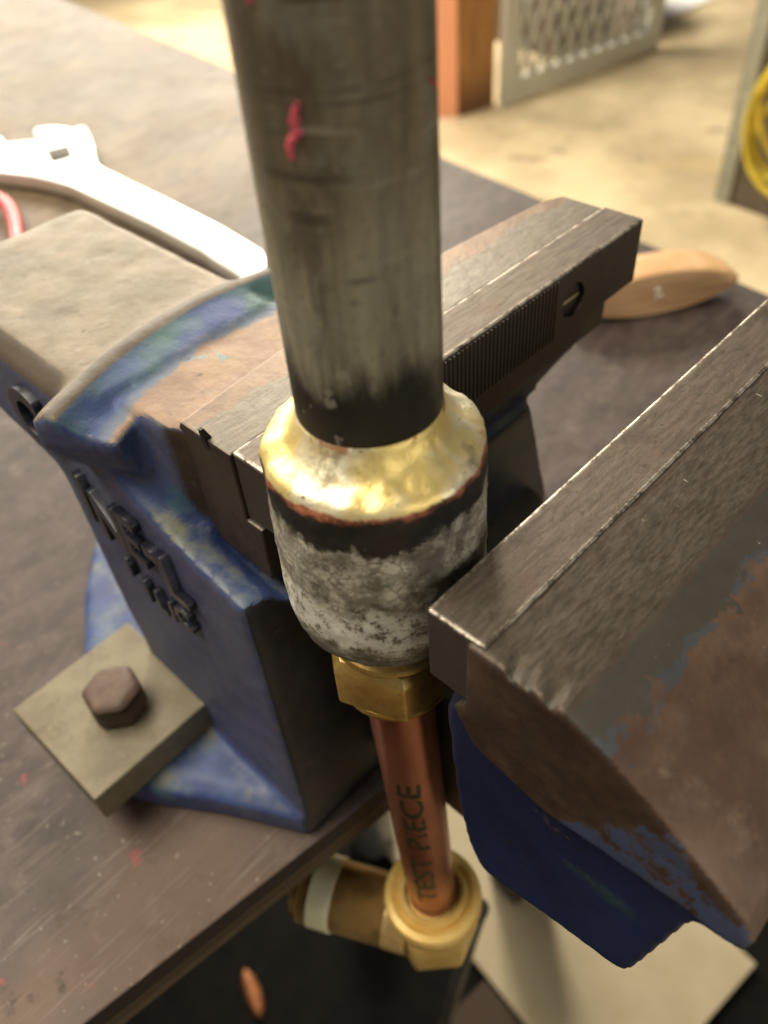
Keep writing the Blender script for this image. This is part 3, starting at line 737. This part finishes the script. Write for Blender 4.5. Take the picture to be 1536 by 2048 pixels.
# pink crayon smears on the pipe
def smear(pts, wdt, name='crayon_mark'):
    bm = bmesh.new(); sp = spline([(a, z, 0) for a, z in pts], 7); rows = []
    n = len(sp)
    for i, p in enumerate(sp):
        prof = math.sin(math.pi * min(1, (i + .4) / n * 1.0)) ** .4
        w2 = wdt * prof * (.7 + .7 * mnoise.noise(Vector((i * .55, wdt * 900, 0))) + .25)
        w2 = max(w2, wdt * .25); row = []
        for k in range(9):
            s = -1 + 2 * k / 8; ang = math.radians(p.x) + s * w2 / .0138
            h = .00002 + .0005 * (1 - s * s) * (.6 + .8 * abs(mnoise.noise(Vector((i * 1.3, k * .9, 3)))))
            if abs(s) == 1: h = -.0002
            r = .0138 + h
            zz = p.y + .0003 * mnoise.noise(Vector((k * .8, i * .7, 9)))
            row.append(bm.verts.new((r * math.cos(ang), r * math.sin(ang), zz)))
        rows.append(row)
    for a, b in zip(rows[:-1], rows[1:]):
        for k in range(8): bm.faces.new((a[k], a[k + 1], b[k + 1], b[k]))
    return obj(name, bm, 'pink_crayon', asm, smooth=True)
smear([(-154.5, .0857), (-157.5, .0840), (-158.5, .0828), (-157.5, .0818), (-162, .0806), (-163.5, .0795), (-162.5, .0782)], .00085)
smear([(-174.5, .0975), (-175, .0960)], .0004)
smear([(-72, .0850), (-69, .0842), (-66, .0836)], .0003)

# ------------------------------------------------------------------ things on the bench
wr = thing('adjustable_wrench', 'shiny chrome adjustable wrench lying on the brown bench', 'wrench', (.24, .50, BZ))
body = [(.2383, .3580), (.2340, .3450), (.2250, .3370), (.2121, .3352), (.2040, .3410), (.2080, .3750), (.2109, .3952), (.2134, .4609), (.2131, .5302), (.2128, .5755), (.2090, .6000), (.2027, .6241), (.1904, .6542), (.180, .690), (.190, .730), (.215, .755), (.2331, .7349), (.2271, .7121), (.2494, .6935), (.2700, .6850), (.2867, .6890), (.2952, .6851), (.2854, .6606), (.2730, .6340), (.2619, .6149), (.2540, .5990), (.2506, .5850), (.2489, .5405), (.2470, .4748), (.2443, .4142)]
bm = bmesh.new(); prism(bm, body, 'z', -.1668, -.1545)
wb = obj('wrench_body', bm, 'chrome', wr, bevel=.0025, segs=3, smooth='auto')
bm = bmesh.new(); prism(bm, [(.2500, .6940), (.2639, .7258), (.2720, .7210), (.2795, .7134), (.2840, .7000), (.2850, .6900), (.2700, .6855)], 'z', -.1650, -.1560)
obj('sliding_jaw', bm, 'chrome', wr, bevel=.0015, smooth='auto')
q = [Vector((.2397, .6631, 0)), Vector((.2599, .6553, 0)), Vector((.2473, .6268, 0)), Vector((.2285, .6317, 0))]
bm = bmesh.new(); prism(bm, [(p.x, p.y) for p in q], 'z', -.1560, -.1538); wm = obj('worm_slot', bm, 'worm_steel', wr)
for k in range(3):
    t0, t1 = .14 + k * .28, .30 + k * .28
    a, b = q[0].lerp(q[1], t0), q[0].lerp(q[1], t1); c_, d_ = q[3].lerp(q[2], t1), q[3].lerp(q[2], t0)
    cen = (a + b + c_ + d_) / 4
    bm = bmesh.new(); prism(bm, [((cen + (p - cen) * .62).x, (cen + (p - cen) * .62).y) for p in (a, b, c_, d_)], 'z', -.1539, -.1528)
    obj('worm_ridge', bm, 'washer', wm, bevel=.0004)

pl = thing('pliers', 'red-handled pliers at the edge of the bench beside the wrench', 'pliers', (.14, .58, BZ))
bm = bmesh.new(); tube(bm, spline([(.1350, .5260, -.163), (.1470, .5500, -.162), (.1600, .5790, -.160), (.1660, .6080, -.159), (.160, .640, -.159), (.150, .665, -.159)], 5), [.0045] + [.0058] * 24 + [.0048], 14)
obj('handle', bm, 'red_grip', pl, smooth='auto')
bm = bmesh.new(); tube(bm, spline([(.088, .560, -.163), (.105, .585, -.162), (.122, .615, -.160), (.135, .640, -.159), (.145, .662, -.159)], 5), .0055, 14)
obj('handle', bm, 'red_grip', pl, smooth='auto')
bm = bmesh.new(); prism(bm, [(.138, .660), (.158, .664), (.160, .690), (.152, .725), (.146, .725), (.138, .690)], 'z', -.166, -.154)
obj('pliers_head', bm, 'bar_steel', pl, bevel=.002, smooth='auto')

# lens-shaped wooden block standing on its edge
p0, p1 = Vector((.3050, .1420, 0)), Vector((.3960, .0800, 0)); ax = (p1 - p0).normalized(); nb = Vector((-ax.y, ax.x, 0))
if nb.y < 0: nb = -nb
L = (p1 - p0).length; H = .030
wd = thing('wooden_block', 'pale lens-shaped wooden block on the bench behind the jaws', 'wood block', ((p0 + p1) / 2)[:2] + (BZ,))
wd_secs = []
for dep, sc in ((0, .93), (.0015, .985), (.004, 1.0), (.021, 1.0), (.0245, .985), (.026, .94)):
    ring = []
    for i in range(40):
        a = 2 * math.pi * i / 40
        lx = math.cos(a); ly = math.copysign(abs(math.sin(a)) ** 1.25, math.sin(a))
        q = p0 + ax * (L / 2 + lx * L / 2 * sc) + nb * dep
        ring.append((q.x, q.y, BZ + H / 2 + ly * H / 2 * sc + .0002))
    wd_secs.append(ring)
bm = bmesh.new(); loft(bm, wd_secs)
wbk = obj('block', bm, 'wood', wd, smooth='auto')
bm = bmesh.new(); cmk = p0 + ax * (L * .50) - nb * .0004
for s0, s1, zz in ((-.0028, .0006, .0028), (-.0014, .0028, -.0018)):
    pts = spline([(cmk.x + ax.x * t, cmk.y + ax.y * t, BZ + H / 2 + zz + .0018 * math.sin((t - s0) / (s1 - s0) * 3.1)) for t in (s0, (2 * s0 + s1) / 3, (s0 + 2 * s1) / 3, s1)], 4)
    tube(bm, pts, .0008, 8)
obj('stamped_mark', bm, 'white_mark', wbk)

# ------------------------------------------------------------------ floor things under and in front of the bench
bm = bmesh.new(); bbox(bm, -1.2, .30, -.50, .40, FL + .001, FL + .012)
tag(obj('rubber_mat', bm, 'black_rubber', bevel=.003), 'black rubber mat on the floor beneath the bench front', 'mat')
bm = bmesh.new(); c0 = Vector((.412, -.153, 0))
loft(bm, [[(c0 + U * a + V * b).to_tuple()[:2] + (z,) for a, b in ((-.265, 0), (0, 0), (0, .62), (-.265, .62))] for z in (FL + .0125, FL + .022)])
tag(obj('beige_board', bm, 'mdf', bevel=.001), 'flat beige board lying on the dark mat below the vise', 'board')
bm = bmesh.new()
loft(bm, [[(c0 + U * a + V * b).to_tuple()[:2] + (z,) for a, b in ((-.40, -.06), (-.268, -.06), (-.268, .20), (-.345, .20))] for z in (FL + .0125, FL + .018)])
tag(obj('brown_card', bm, 'brown_carton', bevel=.0005), 'brown card offcut beside the beige board on the mat', 'card')
bm = bmesh.new(); tube(bm, [(.045, .002, -.335), (.0475, .006, -.36), (.100, .085, FL + .0170)], .0052, 16)
tag(obj('steel_bar', bm, 'bar_steel', smooth='auto'), 'slim steel bar leaning below the brass elbow', 'bar')
bm = bmesh.new()
for i in range(1):
    rows = []
    for k in range(9):
        t = -1 + k / 4; w2 = .011 * math.sqrt(max(.02, 1 - t * t)); c1 = Vector((-.034, .288, FL + .016)) + Vector((.35, .94, 0)).normalized() * t * .030
        sd = Vector((.94, -.35, 0)); rows.append([c1 + sd * w2 + Vector((0, 0, -.002)), c1 + Vector((0, 0, .004)), c1 - sd * w2 + Vector((0, 0, -.002)), c1 - Vector((0, 0, .003))])
    loft(bm, rows)
tag(obj('wood_chip', bm, 'orange_chip', smooth=True), 'orange-brown oval wood chip on the black mat', 'wood chip')
can = thing('spray_can', 'dark grey can with a pale round cap standing under the vise', 'can', (.21, .315, FL + .012))
bm = bmesh.new(); lathe(bm, [(.031, FL + .0125), (.033, FL + .016), (.033, FL + .15), (.030, FL + .158), (.022, FL + .168)], 40, .21, .315); obj('can_body', bm, 'grey_can', can, smooth='auto')
bm = bmesh.new(); lathe(bm, [(.0225, FL + .166), (.0225, FL + .195), (.020, FL + .199)], 40, .21, .315); obj('cap', bm, 'pale_cap', can, smooth='auto')

# ------------------------------------------------------------------ doorway beyond the bench
jd = Vector((.93, -.23, 0)).normalized(); wdv = Vector((-.54, .84, 0)).normalized()
wall_a = Vector((2.384, 1.977, 0))
bm = bmesh.new(); a = wall_a; b = a + wdv * .30; nrm_ = Vector((.84, .54, 0)) * .12
loft(bm, [[(p.x, p.y, z) for p in (a, b, b + nrm_, a + nrm_)] for z in (FL, .9)])
tag(obj('salmon_wall_end', bm, 'salmon_paint'), 'salmon painted wall end beside the timber door jamb', 'wall')
bm = bmesh.new(); ja = a + Vector((.004, -.002, 0)); jb = Vector((2.549, 1.936, 0)); jn = Vector((.10, .25, 0)).normalized() * .05
loft(bm, [[(p.x, p.y, z) for p in (ja, jb, jb + jn, ja + jn)] for z in (FL + .001, .9)])
tag(obj('door_jamb', bm, 'timber'), 'orange-brown timber door jamb between salmon wall and screen door', 'door jamb')
door = thing('screen_door', 'pale grey screen door with diamond grille standing open', 'door', (2.95, 1.84, FL))
A = Vector((2.552, 1.905, 0)); B = Vector((3.420, 1.760, 0)); dx_ = (B - A).normalized(); dn = Vector((-dx_.y, dx_.x, 0)) * .016
LD = (B - A).length; DZ = FL + .012; HD = 1.9
def dbox(s0, s1, z0, z1, mat, name, k=1.0, par=door):
    bm = bmesh.new(); q = [A + dx_ * s0 - dn * k, A + dx_ * s1 - dn * k, A + dx_ * s1 + dn * k, A + dx_ * s0 + dn * k]
    loft(bm, [[(p.x, p.y, z) for p in q] for z in (z0, z1)]); return obj(name, bm, mat, par, bevel=.003)
FW = .075
dbox(0, FW, DZ, DZ + HD, 'door_frame_paint', 'stile'); dbox(LD - FW, LD, DZ, DZ + HD, 'door_frame_paint', 'stile')
dbox(FW, LD - FW, DZ, DZ + FW, 'door_frame_paint', 'rail'); dbox(FW, LD - FW, DZ + HD - FW, DZ + HD, 'door_frame_paint', 'rail')
dbox(FW, LD - FW, DZ + FW, DZ + HD - FW, 'mesh', 'insect_mesh', .12)
import itertools
bar_n = 0
for sgn in (1, -1):
    for k in range(-16, 30):
        s_at0 = FW + k * .078
        pts = []
        zt0, zt1 = DZ + FW, DZ + .95
        sl = .50 * sgn
        def sx(z): return s_at0 + sl * (z - zt0)
        lo, hi = zt0, zt1
        # clip to the opening
        for lim in (FW, LD - FW):
            zc = zt0 + (lim - s_at0) / sl
            if zt0 < zc < zt1:
                inside_lo = FW <= sx((lo + zc) / 2) <= LD - FW
                if inside_lo: hi = min(hi, zc)
                else: lo = max(lo, zc)
        if hi - lo < .03 or not (FW - .01 <= sx((lo + hi) / 2) <= LD - FW + .01): continue
        bm = bmesh.new(); e0 = A + dx_ * sx(lo) - dn * (.45 + .2 * sgn); e1 = A + dx_ * sx(hi) - dn * (.45 + .2 * sgn)
        tube(bm, [(e0.x, e0.y, lo), (e1.x, e1.y, hi)], .0085, 6); obj('grille_bar', bm, 'door_grille', door, smooth=True)
# boxes seen through the grille, and a white sheet added to stand in for sunlit floor beyond
bm = bmesh.new(); rbox(bm, 3.42, 2.20, FL, FL + .55, .28, .20, -.2); tag(obj('brown_carton', bm, 'brown_carton', bevel=.004), 'brown carton behind the screen door', 'carton')
bm = bmesh.new(); rbox(bm, 3.50, 1.92, FL, FL + .42, .10, .06, -.2); tag(obj('pale_bag', bm, 'pale_cloth', bevel=.03, segs=3, smooth='auto'), 'pale pinkish bag behind the screen door', 'bag')
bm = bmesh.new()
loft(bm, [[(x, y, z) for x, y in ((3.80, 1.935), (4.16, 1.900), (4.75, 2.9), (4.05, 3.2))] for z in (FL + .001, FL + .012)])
tag(obj('sunlit_floor_sheet', bm, 'sunlit_floor_white', bevel=.003), 'white sheet standing in for the sunlit floor past the screen door', 'sheet')

# cabinet with hanging yellow hose at the right
cab = thing('steel_cabinet', 'brown-grey steel cabinet with pale corner angle at the right', 'cabinet', (2.45, .60, FL))
e0 = Vector((2.303, .899, 0)); ed = Vector((-.03, -.18, 0)).normalized(); en = Vector((.986, -.164, 0))
def cq(a, b): q = e0 + ed * a + en * b; return (q.x, q.y)
def cbox(a0, a1, b0, b1, z0, z1, mat, name):
    bm = bmesh.new(); loft(bm, [[cq(a0, b0) + (z,), cq(a1, b0) + (z,), cq(a1, b1) + (z,), cq(a0, b1) + (z,)] for z in (z0, z1)]); return obj(name, bm, mat, cab, bevel=.002)
cbox(.012, .62, .006, .40, FL + .004, FL + .95, 'cabinet_side', 'cabinet_body')
cbox(0, .045, -.002, .004, FL + .001, FL + .96, 'galvanised_angle', 'corner_angle')
cbox(-.004, -.001, -.002, .045, FL + .001, FL + .96, 'galvanised_angle', 'corner_angle')
cbox(.0, .60, .01, .38, FL + .97, FL + 1.05, 'dark_clutter', 'cabinet_top')
hose = thing('yellow_hose_coil', 'coiled yellow hose hanging on the cabinet at the right edge', 'hose', (2.28, .62, FL + .2))
hk = cq(.245, -.02)
for k, (rx, rz, dz, off, tw) in enumerate(((.152, .185, 0, -.045, .0), (.128, .150, -.010, -.022, .35), (.112, .128, .006, -.062, -.35), (.140, .168, .012, -.030, .15))):
    bm = bmesh.new(); pts = []
    for i in range(41):
        t = 2 * math.pi * i / 40; q = e0 + ed * (.222 + rx * math.cos(t) + .02 * tw * math.sin(t)) + en * (off + .015 * math.sin(t + k))
        pts.append((q.x, q.y, FL + .285 + dz + rz * math.sin(t + tw)))
    tube(bm, pts, .0085, 10); obj('hose_loop', bm, 'yellow_hose', hose, smooth=True)
bm = bmesh.new(); q0 = e0 + ed * .235 + en * .006; q1 = e0 + ed * .235 - en * .085
tube(bm, [(q0.x, q0.y, FL + .425), (q1.x, q1.y, FL + .428), (q1.x - .002, q1.y, FL + .46)], .006, 8); obj('hose_hook', bm, 'galvanised_angle', cab, smooth='auto')
